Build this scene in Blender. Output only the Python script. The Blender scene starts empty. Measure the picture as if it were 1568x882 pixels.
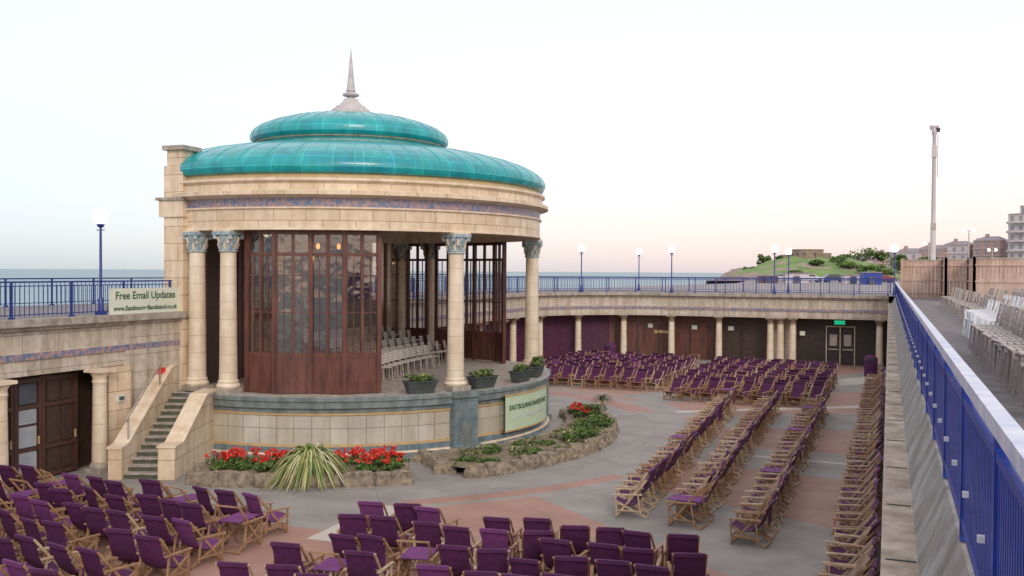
import bpy, math, random
from mathutils import Matrix, Vector
R=random.Random(7)
rad=math.radians
S=bpy.context.scene
COL=S.collection
# ------------------------------------------------------------------ helpers
def lk(o,parent=None):
    COL.objects.link(o)
    if parent is not None: o.parent=parent
    return o
def empty(name,loc=(0,0,0)):
    e=bpy.data.objects.new(name,None); e.location=loc; e.empty_display_size=.3
    return lk(e)
def mat(name,c1,c2=None,scale=4.0,rough=.7,bump=0.0,brick=None,emit=None,metal=0.0,detail=5,dirt=0.0,coat=0.0,stretch=None):
    m=bpy.data.materials.new(name); m.use_nodes=True
    nt=m.node_tree; N=nt.nodes; L=nt.links
    b=N['Principled BSDF']; b.inputs['Roughness'].default_value=rough; b.inputs['Metallic'].default_value=metal
    if coat: b.inputs['Coat Weight'].default_value=coat
    if c2 is None: c2=tuple(x*.82 for x in c1)
    tc=N.new('ShaderNodeTexCoord')
    nz=N.new('ShaderNodeTexNoise'); nz.inputs['Scale'].default_value=scale; nz.inputs['Detail'].default_value=detail; nz.inputs['Roughness'].default_value=.6
    src=tc.outputs['Object']
    if stretch:
        mp=N.new('ShaderNodeMapping'); mp.inputs['Scale'].default_value=stretch; L.new(src,mp.inputs['Vector']); src=mp.outputs[0]
    L.new(src,nz.inputs['Vector'])
    rp=N.new('ShaderNodeValToRGB'); rp.color_ramp.elements[0].position=.35; rp.color_ramp.elements[1].position=.65
    rp.color_ramp.elements[0].color=(*c2,1); rp.color_ramp.elements[1].color=(*c1,1)
    L.new(nz.outputs['Fac'],rp.inputs['Fac'])
    out=rp.outputs['Color']; hsrc=nz.outputs['Fac']
    if brick:
        w,h,ms,mc,off,var=brick
        bt=N.new('ShaderNodeTexBrick'); bt.offset=off
        bt.inputs['Scale'].default_value=1; bt.inputs['Brick Width'].default_value=w; bt.inputs['Row Height'].default_value=h
        bt.inputs['Mortar Size'].default_value=ms; bt.inputs['Mortar Smooth'].default_value=.2
        bt.inputs['Color1'].default_value=(1,1,1,1); bt.inputs['Color2'].default_value=(var[0],var[1],var[2],1); bt.inputs['Mortar'].default_value=(*mc,1)
        L.new(tc.outputs['UV'],bt.inputs['Vector'])
        mx=N.new('ShaderNodeMix'); mx.data_type='RGBA'; mx.blend_type='MULTIPLY'; mx.inputs['Factor'].default_value=1
        L.new(out,mx.inputs['A']); L.new(bt.outputs['Color'],mx.inputs['B']); out=mx.outputs['Result']
    if dirt:
        n2=N.new('ShaderNodeTexNoise'); n2.inputs['Scale'].default_value=1.3; n2.inputs['Detail'].default_value=8
        mp=N.new('ShaderNodeMapping'); mp.inputs['Scale'].default_value=(2.2,2.2,.35); L.new(tc.outputs['Object'],mp.inputs['Vector']); L.new(mp.outputs[0],n2.inputs['Vector'])
        r2=N.new('ShaderNodeValToRGB'); r2.color_ramp.elements[0].position=.38; r2.color_ramp.elements[1].position=.6
        k=1-dirt; r2.color_ramp.elements[0].color=(k,k*.95,k*.88,1); r2.color_ramp.elements[1].color=(1,1,1,1)
        L.new(n2.outputs['Fac'],r2.inputs['Fac'])
        mx=N.new('ShaderNodeMix'); mx.data_type='RGBA'; mx.blend_type='MULTIPLY'; mx.inputs['Factor'].default_value=1
        L.new(out,mx.inputs['A']); L.new(r2.outputs['Color'],mx.inputs['B']); out=mx.outputs['Result']
    L.new(out,b.inputs['Base Color'])
    if bump:
        bp=N.new('ShaderNodeBump'); bp.inputs['Strength'].default_value=bump; bp.inputs['Distance'].default_value=.03
        L.new(hsrc,bp.inputs['Height']); L.new(bp.outputs[0],b.inputs['Normal'])
    if emit:
        b.inputs['Emission Color'].default_value=(*emit[0],1); b.inputs['Emission Strength'].default_value=emit[1]
    return m
def glassmat(name,tint,refl=.3,rough=.03):
    m=bpy.data.materials.new(name); m.use_nodes=True
    nt=m.node_tree; N=nt.nodes; L=nt.links; N.remove(N['Principled BSDF'])
    t=N.new('ShaderNodeBsdfTransparent'); t.inputs[0].default_value=(*tint,1)
    g=N.new('ShaderNodeBsdfGlossy'); g.inputs['Roughness'].default_value=rough; g.inputs[0].default_value=(.9,.86,.84,1)
    nz=N.new('ShaderNodeTexNoise'); nz.inputs['Scale'].default_value=1.5
    tc=N.new('ShaderNodeTexCoord'); L.new(tc.outputs['Object'],nz.inputs['Vector'])
    bp=N.new('ShaderNodeBump'); bp.inputs['Strength'].default_value=.5; bp.inputs['Distance'].default_value=.05
    L.new(nz.outputs['Fac'],bp.inputs['Height']); L.new(bp.outputs[0],g.inputs['Normal'])
    x=N.new('ShaderNodeMixShader'); x.inputs[0].default_value=refl
    L.new(t.outputs[0],x.inputs[1]); L.new(g.outputs[0],x.inputs[2]); L.new(x.outputs[0],N['Material Output'].inputs[0])
    return m
class MB:
    def __init__(s): s.v=[];s.f=[];s.m=[];s.uv=[];s.mats=[];s.sm=[]
    def mi(s,m):
        if m not in s.mats: s.mats.append(m)
        return s.mats.index(m)
    def face(s,pts,m,uv=None,smooth=False):
        i=len(s.v); s.v+=[tuple(p) for p in pts]; s.f.append(tuple(range(i,i+len(pts)))); s.m.append(s.mi(m)); s.sm.append(smooth)
        s.uv.append(uv if uv else [(p[0]+p[1],p[2]) for p in pts])
    def box(s,c,sz,m,rz=0.0,M=None):
        hx,hy,hz=sz[0]/2,sz[1]/2,sz[2]/2
        if M is None: M=Matrix.Translation(c)@Matrix.Rotation(rz,4,'Z')
        P=[M@Vector((x*hx,y*hy,z*hz)) for x in(-1,1) for y in(-1,1) for z in(-1,1)]
        for q in((0,1,3,2),(4,6,7,5),(0,4,5,1),(2,3,7,6),(0,2,6,4),(1,5,7,3)):
            s.face([P[k] for k in q],m)
    def beam(s,a,b,w,h,m,up=(0,0,1)):
        a=Vector(a);b=Vector(b);d=b-a;L=d.length
        if L<1e-6: return
        d/=L; u=Vector(up)
        if abs(d.dot(u))>.98: u=Vector((1,0,0))
        x=d.cross(u).normalized(); z=x.cross(d)
        M=Matrix((x,d,z)).transposed().to_4x4(); M.translation=(a+b)/2
        s.box(None,(w,L,h),m,M=M)
    def rev(s,prof,m,c=(0,0),a0=0,a1=360,n=64,clampx=None,ur=None,smooth=True):
        ks=[rad(a0+(a1-a0)*i/n) for i in range(n+1)]
        vl=0
        for j in range(len(prof)-1):
            r0,z0=prof[j][:2]; r1,z1=prof[j+1][:2]; mm=prof[j][2] if len(prof[j])>2 else m
            dl=math.hypot(r1-r0,z1-z0); U=ur or max(r0,r1)
            for i in range(n):
                A,B=ks[i],ks[i+1]
                P=[[c[0]+r0*math.cos(A),c[1]+r0*math.sin(A),z0],[c[0]+r0*math.cos(B),c[1]+r0*math.sin(B),z0],
                   [c[0]+r1*math.cos(B),c[1]+r1*math.sin(B),z1],[c[0]+r1*math.cos(A),c[1]+r1*math.sin(A),z1]]
                if clampx is not None:
                    for p in P: p[0]=max(p[0],clampx)
                s.face(P,mm,[(A*U,vl),(B*U,vl),(B*U,vl+dl),(A*U,vl+dl)],smooth)
            vl+=dl
    def sweep(s,path,prof):
        n=len(path); nor=[]
        for i in range(n):
            a=Vector(path[max(i-1,0)]);b=Vector(path[i]);c=Vector(path[min(i+1,n-1)])
            d1=(b-a).normalized() if i>0 else (c-b).normalized(); d2=(c-b).normalized() if i<n-1 else d1
            n1=Vector((-d1.y,d1.x)); n2=Vector((-d2.y,d2.x)); t=(n1+n2).normalized(); t/=max(t.dot(n1),.3); nor.append(t)
        sl=0
        for i in range(n-1):
            a=Vector(path[i]);b=Vector(path[i+1]);ds=(b-a).length; vl=0
            for j in range(len(prof)-1):
                o0,z0,mm=prof[j]; o1,z1=prof[j+1][:2]; dl=math.hypot(o1-o0,z1-z0)
                p=[a+nor[i]*o0,b+nor[i+1]*o0,b+nor[i+1]*o1,a+nor[i]*o1]
                s.face([(p[0].x,p[0].y,z0),(p[1].x,p[1].y,z0),(p[2].x,p[2].y,z1),(p[3].x,p[3].y,z1)],mm,
                       [(sl,vl),(sl+ds,vl),(sl+ds,vl+dl),(sl,vl+dl)])
                vl+=dl
            sl+=ds
    def mesh(s,name):
        me=bpy.data.meshes.new(name); me.from_pydata(s.v,[],s.f)
        for m in s.mats: me.materials.append(m)
        me.polygons.foreach_set('material_index',s.m); me.polygons.foreach_set('use_smooth',s.sm)
        uv=me.uv_layers.new(name='UVMap'); flat=[]
        for u in s.uv:
            for q in u: flat+=[q[0],q[1]]
        uv.data.foreach_set('uv',flat)
        me.update()
        if any(s.sm):
            import bmesh
            bm=bmesh.new(); bm.from_mesh(me); bmesh.ops.remove_doubles(bm,verts=bm.verts,dist=.0008)
            for e in bm.edges:
                if len(e.link_faces)==2 and e.calc_face_angle(0)>rad(35): e.smooth=False
            bm.to_mesh(me); bm.free()
        return me
    def obj(s,name,parent=None,loc=(0,0,0),rz=0):
        o=bpy.data.objects.new(name,s.mesh(name)); o.location=loc; o.rotation_euler=(0,0,rz)
        return lk(o,parent)
def leaves(mb,c,r,n,size,mats,lump=7):
    cl=[]
    for _ in range(lump):
        a=R.uniform(0,6.28);e=R.uniform(-.6,1);q=R.uniform(.3,.8)
        cl.append((c[0]+r[0]*q*math.cos(a)*math.cos(e),c[1]+r[1]*q*math.sin(a)*math.cos(e),c[2]+r[2]*q*math.sin(e)))
    for i in range(n):
        k=R.choice(cl); d=Vector((R.gauss(0,1),R.gauss(0,1),R.gauss(0,1))).normalized()*R.uniform(.5,1)
        p=Vector((k[0]+d.x*r[0]*.42,k[1]+d.y*r[1]*.42,k[2]+d.z*r[2]*.42))
        if p.z<c[2]-r[2]: p.z=c[2]-r[2]*.9
        t=Vector((R.gauss(0,1),R.gauss(0,1),R.gauss(0,1))).normalized(); w=t.orthogonal().normalized(); h=t.cross(w)
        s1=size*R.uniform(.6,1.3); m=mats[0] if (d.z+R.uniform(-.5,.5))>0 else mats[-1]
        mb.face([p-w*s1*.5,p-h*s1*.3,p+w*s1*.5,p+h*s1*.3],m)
def polar(c,r,a): return (c[0]+r*math.cos(rad(a)),c[1]+r*math.sin(rad(a)))
TH=rad(21.7)   # the view heading is 21.7 deg left of world +Y
def far(X,Y): return (X*math.cos(TH)-Y*math.sin(TH), X*math.sin(TH)+Y*math.cos(TH))
# ------------------------------------------------------------------ materials
cream=mat('cream_faience',(.82,.69,.52),(.70,.575,.425),3,.4,.1,brick=(1.15,.62,.012,(.42,.36,.30),.5,(.90,.87,.83)),dirt=.14)
creamP=mat('cream_plain',(.83,.71,.55),(.72,.60,.455),2.5,.45,.05,dirt=.14)
creamC=mat('cream_column',(.82,.73,.59),(.72,.625,.49),3,.4,.05,brick=(3,.62,.008,(.55,.5,.45),.0,(.95,.94,.92)),dirt=.12)
stone=mat('coping_stone',(.50,.455,.395),(.33,.295,.26),6,.85,.25,dirt=.3)
stoneL=mat('light_stone',(.66,.59,.50),(.52,.46,.385),5,.8,.2,brick=(1.3,.6,.012,(.5,.48,.45),.5,(.93,.92,.9)),dirt=.28)
teal=mat('teal_tile',(.016,.43,.44),(.009,.31,.36),1.4,.30,.05,brick=(1.05,.42,.016,(3.0,1.4,1.3),.0,(.55,.78,.88)),coat=.3,dirt=.12)
tealR=mat('teal_ridge',(.06,.46,.46),(.03,.36,.37),1.2,.4,.05)
frieze=mat('frieze_tile',(.48,.29,.24),(.09,.18,.32),7,.4,.1,detail=2)
bluetile=mat('blue_tile',(.26,.32,.34),(.15,.21,.24),3,.35,.05,brick=(.5,.3,.01,(.6,.6,.6),.5,(.8,.88,.92)),dirt=.2)
bluel=mat('blue_ledge',(.24,.29,.30),(.16,.205,.215),4,.4,.08,dirt=.25)
panel=mat('base_tile',(.61,.59,.51),(.50,.49,.43),1.2,.35,.05,brick=(.62,1.25,.012,(.42,.39,.35),.0,(.90,.87,.80)),dirt=.14)
paneled=mat('gold_trim',(.55,.39,.19),(.44,.31,.15),4,.5)
capm=mat('capital_glaze',(.44,.50,.50),(.20,.30,.36),9,.45,.3,detail=3)
capd=mat('colonnade_capital',(.30,.23,.15),(.16,.12,.09),7,.5,.2)
wood=mat('brown_wood',(.16,.062,.045),(.085,.034,.027),5,.4,.05,stretch=(1,1,.2))
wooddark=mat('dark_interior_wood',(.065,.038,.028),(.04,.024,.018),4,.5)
doorw=mat('door_wood',(.095,.043,.030),(.055,.026,.020),5,.5,.05,stretch=(1,1,.2))
glass=glassmat('screen_glass',(.55,.41,.37),.19,.08)
glassc=glassmat('clear_glass',(.9,.9,.92),.06)
ceil=mat('ceiling_plaster',(.46,.35,.24),(.37,.28,.20),2,.7)
purple=mat('purple_canvas',(.105,.018,.095),(.068,.012,.064),5,.8,.1)
purple2=mat('purple_canvas_light',(.19,.045,.19),(.13,.03,.135),5,.8,.1)
cwood=mat('chair_wood',(.42,.25,.135),(.26,.15,.08),8,.55)
cwoodL=mat('chair_wood_pale',(.60,.46,.31),(.42,.31,.20),8,.6)
blue=mat('blue_rail_paint',(.018,.045,.24),(.012,.032,.18),6,.35,.03,coat=.3)
bluebright=mat('blue_rail_bright',(.008,.048,.36),(.006,.034,.26),6,.45,.03,coat=.15)
railtop=mat('rail_top_sky_sheen',(.66,.68,.76),(.42,.48,.66),7,.35,.05)  # pale blue-white colour paints the sky reflection along the blue top rail
globe=mat('lamp_globe_glass',(.9,.9,.85),(.9,.9,.85),3,.3,emit=((1,.88,.62),5.0))
warm=mat('warm_bulb',(1,.6,.2),(1,.6,.2),3,.4,emit=((1,.42,.10),3))
rock=mat('rock_edging',(.36,.29,.21),(.14,.12,.09),5,.9,.9)
soil=mat('bed_soil',(.27,.21,.145),(.12,.105,.06),3,.95,.6)
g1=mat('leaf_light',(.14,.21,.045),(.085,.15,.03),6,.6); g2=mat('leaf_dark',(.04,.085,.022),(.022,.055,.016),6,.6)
g3=mat('leaf_yellow',(.48,.47,.20),(.33,.35,.12),6,.6)
redf=mat('geranium_petals',(.80,.055,.035),(.58,.025,.018),20,.6)
white=mat('white_plastic',(.80,.81,.84),(.68,.70,.74),5,.4)
greych=mat('grey_slats',(.54,.47,.43),(.34,.30,.28),9,.5)
panes=mat('door_pane_painted_reflection',(.42,.45,.48),(.30,.33,.36),1.5,.15)  # reflection on the door glass is put into this grey-blue base colour
darkmetal=mat('dark_metal',(.05,.05,.055),(.03,.03,.03),9,.45)
trough=mat('lead_planter',(.07,.085,.085),(.045,.055,.055),6,.6,.2)
deckm=mat('deck_asphalt',(.26,.245,.25),(.18,.17,.175),5,.85,.3,dirt=.2)
fencem=mat('fence_boards',(.66,.48,.40),(.54,.39,.32),3,.75,.1,dirt=.15)
purpwall=mat('purple_wall_paint',(.085,.018,.055),(.06,.012,.04),3,.6)
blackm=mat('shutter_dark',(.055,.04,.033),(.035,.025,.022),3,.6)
signw=mat('sign_white',(.72,.76,.64),(.66,.70,.58),2,.6); signg=mat('sign_pale_green',(.56,.69,.49),(.49,.62,.42),2,.6)
txtg=mat('sign_text_green',(.04,.12,.06),None,3,.6); exitg=mat('exit_green',(.0,.35,.16),None,3,.5,emit=((0,.6,.3),.4))
brick_t=mat('tower_brick',(.34,.26,.20),(.22,.17,.13),.6,.9)
grass=mat('headland_grass',(.22,.32,.10),(.115,.19,.055),.16,.9,.3,detail=10)
cliff=mat('cliff_earth',(.36,.27,.22),(.18,.14,.115),.25,.9,.6)
shingle=mat('beach_shingle',(.36,.29,.23),(.26,.21,.17),.6,.95,.5)
prom=mat('promenade_paving',(.34,.31,.30),(.26,.24,.23),.4,.85)
render_w=mat('hotel_render',(.62,.56,.57),(.50,.46,.48),.2,.7); roofm=mat('slate_roof',(.32,.27,.29),(.23,.20,.23),1,.7); brickred=mat('red_brick',(.46,.33,.30),(.38,.27,.25),.4,.8)
winm=mat('window_glass_dark',(.10,.11,.14),(.07,.08,.10),1,.15)
winh=mat('hotel_window_hazed',(.32,.31,.34),(.25,.25,.28),1,.2)  # paler than the other window glass: distance haze mixed into the colour
def ground_mat():
    m=bpy.data.materials.new('arena_paving'); m.use_nodes=True; nt=m.node_tree;N=nt.nodes;L=nt.links;b=N['Principled BSDF']
    tc=N.new('ShaderNodeTexCoord'); sx=N.new('ShaderNodeSeparateXYZ'); L.new(tc.outputs['Object'],sx.inputs[0])
    def mth(op,a,bb=None,c=None):
        n=N.new('ShaderNodeMath'); n.operation=op
        for i,q in enumerate((a,bb,c)):
            if q is None: continue
            if isinstance(q,(int,float)): n.inputs[i].default_value=q
            else: L.new(q,n.inputs[i])
        return n.outputs[0]
    X=sx.outputs[0]; Y=sx.outputs[1]
    dx=mth('SUBTRACT',X,-21.6); dy=mth('SUBTRACT',Y,35.4)
    ang=mth('ARCTAN2',dy,dx); r=mth('SQRT',mth('ADD',mth('MULTIPLY',dx,dx),mth('MULTIPLY',dy,dy)))
    sn=mth('SINE',mth('MULTIPLY_ADD',ang,13.0,-.47))
    def band(lo,hi): return mth('MULTIPLY',mth('GREATER_THAN',r,lo),mth('LESS_THAN',r,hi))
    redm=mth('MULTIPLY',mth('GREATER_THAN',sn,-.15),mth('GREATER_THAN',r,15.6))
    ring=mth('MULTIPLY',band(14.7,15.3),mth('GREATER_THAN',mth('SINE',mth('MULTIPLY',ang,7.0)),-.2))
    ring2=mth('MULTIPLY',band(12.8,14.1),mth('GREATER_THAN',ang,.6))
    fore=mth('MULTIPLY',mth('LESS_THAN',Y,20.2),mth('LESS_THAN',X,-2.2))
    redm=mth('MAXIMUM',mth('MAXIMUM',redm,fore),mth('MAXIMUM',ring,ring2))
    line=mth('MULTIPLY',mth('LESS_THAN',mth('ABSOLUTE',mth('SUBTRACT',X,-12.6)),.45),mth('MULTIPLY',mth('LESS_THAN',Y,23.0),mth('GREATER_THAN',Y,19.4)))
    for a0,w,lo in((34,.9,15.0),(52,2.2,17.5),(-3.5,.4,16)):
        q=mth('MULTIPLY',mth('LESS_THAN',mth('ABSOLUTE',mth('SUBTRACT',ang,rad(a0))),rad(w)),mth('GREATER_THAN',r,lo))
        line=mth('MAXIMUM',line,q)
    nz=N.new('ShaderNodeTexNoise'); nz.inputs['Scale'].default_value=.7; nz.inputs['Detail'].default_value=9; nz.inputs['Roughness'].default_value=.65; L.new(tc.outputs['Object'],nz.inputs[0])
    nf=N.new('ShaderNodeTexNoise'); nf.inputs['Scale'].default_value=22; nf.inputs['Detail'].default_value=5; L.new(tc.outputs['Object'],nf.inputs[0])
    def ramp(a,bb):
        rr=N.new('ShaderNodeValToRGB'); rr.color_ramp.elements[0].position=.3; rr.color_ramp.elements[1].position=.7
        rr.color_ramp.elements[0].color=(*a,1); rr.color_ramp.elements[1].color=(*bb,1); L.new(nz.outputs['Fac'],rr.inputs[0]); return rr.outputs[0]
    def mix(f,a,bb,bt='MIX'):
        x=N.new('ShaderNodeMix'); x.data_type='RGBA'; x.blend_type=bt
        if isinstance(f,(int,float)): x.inputs['Factor'].default_value=f
        else: L.new(f,x.inputs['Factor'])
        L.new(a,x.inputs['A']); L.new(bb,x.inputs['B']); return x.outputs['Result']
    c=mix(redm,ramp((.225,.21,.195),(.35,.33,.305)),ramp((.31,.175,.135),(.42,.255,.205)))
    c=mix(line,c,ramp((.46,.42,.37),(.58,.53,.46)))
    rf=N.new('ShaderNodeValToRGB'); rf.color_ramp.elements[0].color=(.65,.65,.65,1); rf.color_ramp.elements[1].color=(1.2,1.2,1.2,1); L.new(nf.outputs['Fac'],rf.inputs[0])
    c=mix(.6,c,rf.outputs[0],'MULTIPLY')
    jx=mth('MAXIMUM',mth('LESS_THAN',mth('ABSOLUTE',mth('SUBTRACT',mth('FRACT',mth('DIVIDE',r,2.9)),.5)),.005),mth('LESS_THAN',mth('ABSOLUTE',mth('SINE',mth('MULTIPLY',ang,13.0))),.012))
    jk=N.new('ShaderNodeRGB'); jk.outputs[0].default_value=(.12,.11,.10,1)
    c=mix(mth('MULTIPLY',jx,.6),c,jk.outputs[0])
    L.new(c,b.inputs['Base Color']); b.inputs['Roughness'].default_value=.7
    bp=N.new('ShaderNodeBump'); bp.inputs['Strength'].default_value=.3; bp.inputs['Distance'].default_value=.01; L.new(nf.outputs['Fac'],bp.inputs['Height']); L.new(bp.outputs[0],b.inputs['Normal'])
    return m
groundm=ground_mat()
def sea_mat():
    m=bpy.data.materials.new('sea_water'); m.use_nodes=True; nt=m.node_tree;N=nt.nodes;L=nt.links;b=N['Principled BSDF']
    b.inputs['Roughness'].default_value=.4
    tc=N.new('ShaderNodeTexCoord'); nz=N.new('ShaderNodeTexNoise'); nz.inputs['Scale'].default_value=.25; nz.inputs['Detail'].default_value=8
    mp=N.new('ShaderNodeMapping'); mp.inputs['Scale'].default_value=(1,.35,1); mp.inputs['Rotation'].default_value=(0,0,.4); L.new(tc.outputs['Object'],mp.inputs[0]); L.new(mp.outputs[0],nz.inputs[0])
    bp=N.new('ShaderNodeBump'); bp.inputs['Strength'].default_value=.8; bp.inputs['Distance'].default_value=.5; L.new(nz.outputs['Fac'],bp.inputs['Height']); L.new(bp.outputs[0],b.inputs['Normal'])
    n2=N.new('ShaderNodeTexNoise'); n2.inputs['Scale'].default_value=.01; n2.inputs['Detail'].default_value=6; L.new(mp.outputs[0],n2.inputs[0])
    rr=N.new('ShaderNodeValToRGB'); rr.color_ramp.elements[0].position=.35; rr.color_ramp.elements[1].position=.65; rr.color_ramp.elements[0].color=(.13,.24,.27,1); rr.color_ramp.elements[1].color=(.20,.31,.33,1); L.new(n2.outputs['Fac'],rr.inputs[0]); L.new(rr.outputs[0],b.inputs['Base Color'])
    return m
seam=sea_mat()
# ------------------------------------------------------------------ ground, sea, land
mb=MB(); mb.face([(-27,-12,0),(.05,-12,0),(.05,73,0),(-27,73,0)],groundm); mb.obj('arena_ground')
mb=MB(); mb.face([(-30000,-8000,-2),(30000,-8000,-2),(30000,40000,-2),(-30000,40000,-2)],seam); mb.obj('sea')
mb=MB()
coast=[(-32.4,-60),(-32.4,60),(-30,78.6),(-22,150),(-31,235),(-38,262),(-36,330),(20,600),(300,2500)]
for i in range(len(coast)-1):
    a,b=coast[i],coast[i+1]
    za=1.0 if a[1]<78 else 4.6; zb=1.0 if b[1]<78 else 4.6
    wa=22 if a[1]<200 else 8; wb=22 if b[1]<200 else 8
    mb.face([(a[0],a[1],za),(b[0],b[1],zb),(b[0]-wb,b[1],-2.3),(a[0]-wa,a[1],-2.3)],shingle)
gm=mat('groyne_timber',(.12,.10,.09),(.07,.06,.055),3,.9)
for y in range(-40,150,22):
    x0=-34 if y<70 else -26
    mb.beam((x0-3,y,-.3),(x0-26,y-3,-2.0),.35,1.3,gm)
mb.obj('beach')
mb=MB()
mb.face([(14,-60,4.9),(2500,-60,4.9),(2500,2500,4.9),(14,2500,4.9)],prom)
mb.face([(p[0],p[1],4.88) for p in [(-30,78.4),(14,78.4),(14,600),(20,600),(-36,330),(-38,262),(-31,235),(-22,150)]],prom)
mb.obj('promenade')
mb=MB()
def hh(x,y):
    sx=min(1,max(0,(x+44)/4.0)); sx=sx*sx*(3-2*sx)
    ex=min(1,max(0,(18-x)/34)); ex=ex*ex*(3-2*ex)
    sy=min(1,max(0,(y-228)/50)); sy=sy*sy*(3-2*sy)
    step=.66+.38*min(1,max(0,(x+43)/17))
    n=.4*math.sin(x*.35+y*.11)+.3*math.sin(x*.9+1.3*math.sin(y*.2))+.2*math.sin(x*1.9+y*.7)
    lo=-2 if x<-41 else 4.6
    return lo+(10.5*step-lo)*sx*ex*sy+n*sx*ex*sy*.8
for i in range(60):
    for j in range(36):
        x0=-46+i*1.15;x1=x0+1.15;y0=226+j*3;y1=y0+3
        pathy=abs(y0-(243+.35*(x0+46)))<1.2 or abs(y0-(264-.3*(x0+46)))<.9
        m=cliff if (x0<-39 or (hh(x0,y0)<6.0 and x0<-28)) else (shingle if pathy else grass)
        mb.face([(x0,y0,hh(x0,y0)),(x1,y0,hh(x1,y0)),(x1,y1,hh(x1,y1)),(x0,y1,hh(x0,y1))],m,smooth=True)
mb.obj('headland_hill')
mb=MB(); tx,ty=-21.5,280
mb.rev([(4.6,9),(4.3,12.9),(4.45,12.9),(4.45,13.2),(4.1,13.2),(4.1,12.9),(0,12.9)],brick_t,(tx,ty),n=32)
for a in (-150,-120,-95,-60): 
    p=polar((tx,ty),4.38,a); mb.box((p[0],p[1],11.9),(.5,.3,.7),winm,rad(a+90))
mb.box((tx+4.5,ty-2.5,11.4),(4,3,1.5),brick_t); mb.box((tx-5,ty-1,11.2),(3,2,1.0),brick_t)
mb.obj('martello_tower')
mb=MB()
for (x,y,z,rx,rz) in [(-6,280,11.6,4.6,3.0),(-1.5,283,11.0,3,1.8),(-11,285,10.8,2.6,1.5),(-29,282,10.6,2.6,1.2),(-34,285,10.4,2.2,1.9),(3,282,10.3,3,1.8),(9,276,9.8,4,1.9),
    (-13,262,9.8,4.2,2.0),(-18,258,9.0,2.6,1.2),(-9,256,8.6,3.2,1.3),(-4,250,7.8,3.4,1.2),(2,262,8.6,5,1.8),(14,262,8.4,5,1.9),(22,262,8.2,5,2.4),(28,270,7.9,5,2.6),(-35,262,7.6,1.8,.8),(-22,246,6.6,2.0,.8),(-1,240,6.8,2.6,1.0),(7,244,7.2,3,1.4)]:
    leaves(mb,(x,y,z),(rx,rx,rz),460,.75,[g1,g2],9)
    mb.beam((x,y,z-rz-1.5),(x,y,z),.3,.3,rock)
mb.obj('distant_trees')
def car(c,col,rz):
    mb=MB(); cm=mat('car_paint',col,None,2,.3,coat=.5)
    pr=[(-2.1,.35),(-2.1,.85),(-1.75,1.0),(-1.2,1.45),(.35,1.47),(1.0,1.02),(2.0,.85),(2.15,.4)]
    for s in(-1,1): mb.face([(x,s*.85,z) for x,z in pr],cm)
    for k in range(len(pr)):
        a=pr[k];b=pr[(k+1)%len(pr)]; mm=winm if k in(2,4) else cm
        mb.face([(a[0],-.85,a[1]),(b[0],-.85,b[1]),(b[0],.85,b[1]),(a[0],.85,a[1])],mm)
    for s in(-1,1): mb.face([(x,s*.86,z) for x,z in [(-1.45,1.02),(-1.1,1.38),(.3,1.4),(.8,1.02)]],winm)
    for x in(-1.3,1.35):
        for s in(-1,1):
            P=[(x+.33*math.cos(t*.524),s*.87,.33+.33*math.sin(t*.524)) for t in range(12)]; mb.face(P,darkmetal)
            for t in range(12):
                a=P[t];b=P[(t+1)%12]; mb.face([a,b,(b[0],s*.65,b[2]),(a[0],s*.65,a[2])],darkmetal)
    mb.obj('parked_car',None,c,rz)
for i,(X,Y,col) in enumerate([(52,165,(.6,.6,.6)),(56.5,166,(.03,.04,.08)),(61,166,(.5,.5,.55)),(65,166,(.3,.02,.02)),(58.5,172,(.7,.7,.7)),(53,174,(.1,.1,.12)),(48,170,(.6,.6,.6)),(68,176,(.7,.7,.7))]):
    p=far(X,Y); car((p[0],p[1],4.9),col,rad(20+R.uniform(-5,5)))
mb=MB()
for X,Y,w,h,m in [(45,150,3.6,1.5,render_w),(52.5,146,3,1.3,render_w),(53.0,140,2.6,1.7,bluebright),(41,152,3,1.1,wood)]:
    p=far(X,Y); mb.box((p[0],p[1],4.9+h/2),(w,2.2,h),m,rad(15)); mb.box((p[0],p[1],4.9+h+.08),(w+.3,2.5,.15),roofm,rad(15))
    mb.box((p[0]+.2,p[1]-1.4,4.9+.6),(.9,.12,1.1),winm,rad(15))
mb.obj('beach_huts')
# ------------------------------------------------------------------ terrace / colonnade
PA=[(-23.8,-6),(-23.8,27.6)]
CC=(-15,60.8); RA=8.8
PB=[(-23.8,43.4),(-23.8,60.8)]+[polar(CC,RA,180-a) for a in range(6,90,6)]+[(-15,69.6),(0.0,69.6)]
def pathpt(path,s,off=0):
    for i in range(len(path)-1):
        a=Vector(path[i]);b=Vector(path[i+1]);d=(b-a).length
        if s<=d or i==len(path)-2:
            t=(b-a)/d; p=a+t*s+Vector((-t.y,t.x))*off; return p.x,p.y,math.atan2(t.y,t.x)
        s-=d
def plen(path): return sum((Vector(path[i+1])-Vector(path[i])).length for i in range(len(path)-1))
terr=empty('colonnade_terrace')
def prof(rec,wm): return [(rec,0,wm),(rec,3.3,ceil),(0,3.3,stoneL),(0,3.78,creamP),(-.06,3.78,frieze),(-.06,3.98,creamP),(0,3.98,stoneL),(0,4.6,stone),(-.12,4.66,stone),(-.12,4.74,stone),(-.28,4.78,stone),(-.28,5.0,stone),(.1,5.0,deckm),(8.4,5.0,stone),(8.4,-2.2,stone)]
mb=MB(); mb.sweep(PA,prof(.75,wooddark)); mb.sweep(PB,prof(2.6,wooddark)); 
mb.box((-28.3,35.5,4.75),(8,16,.5),deckm); mb.box((-32.1,35.5,1.3),(.2,16,6.4),stone)
mb.obj('terrace_walls',terr)
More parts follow.
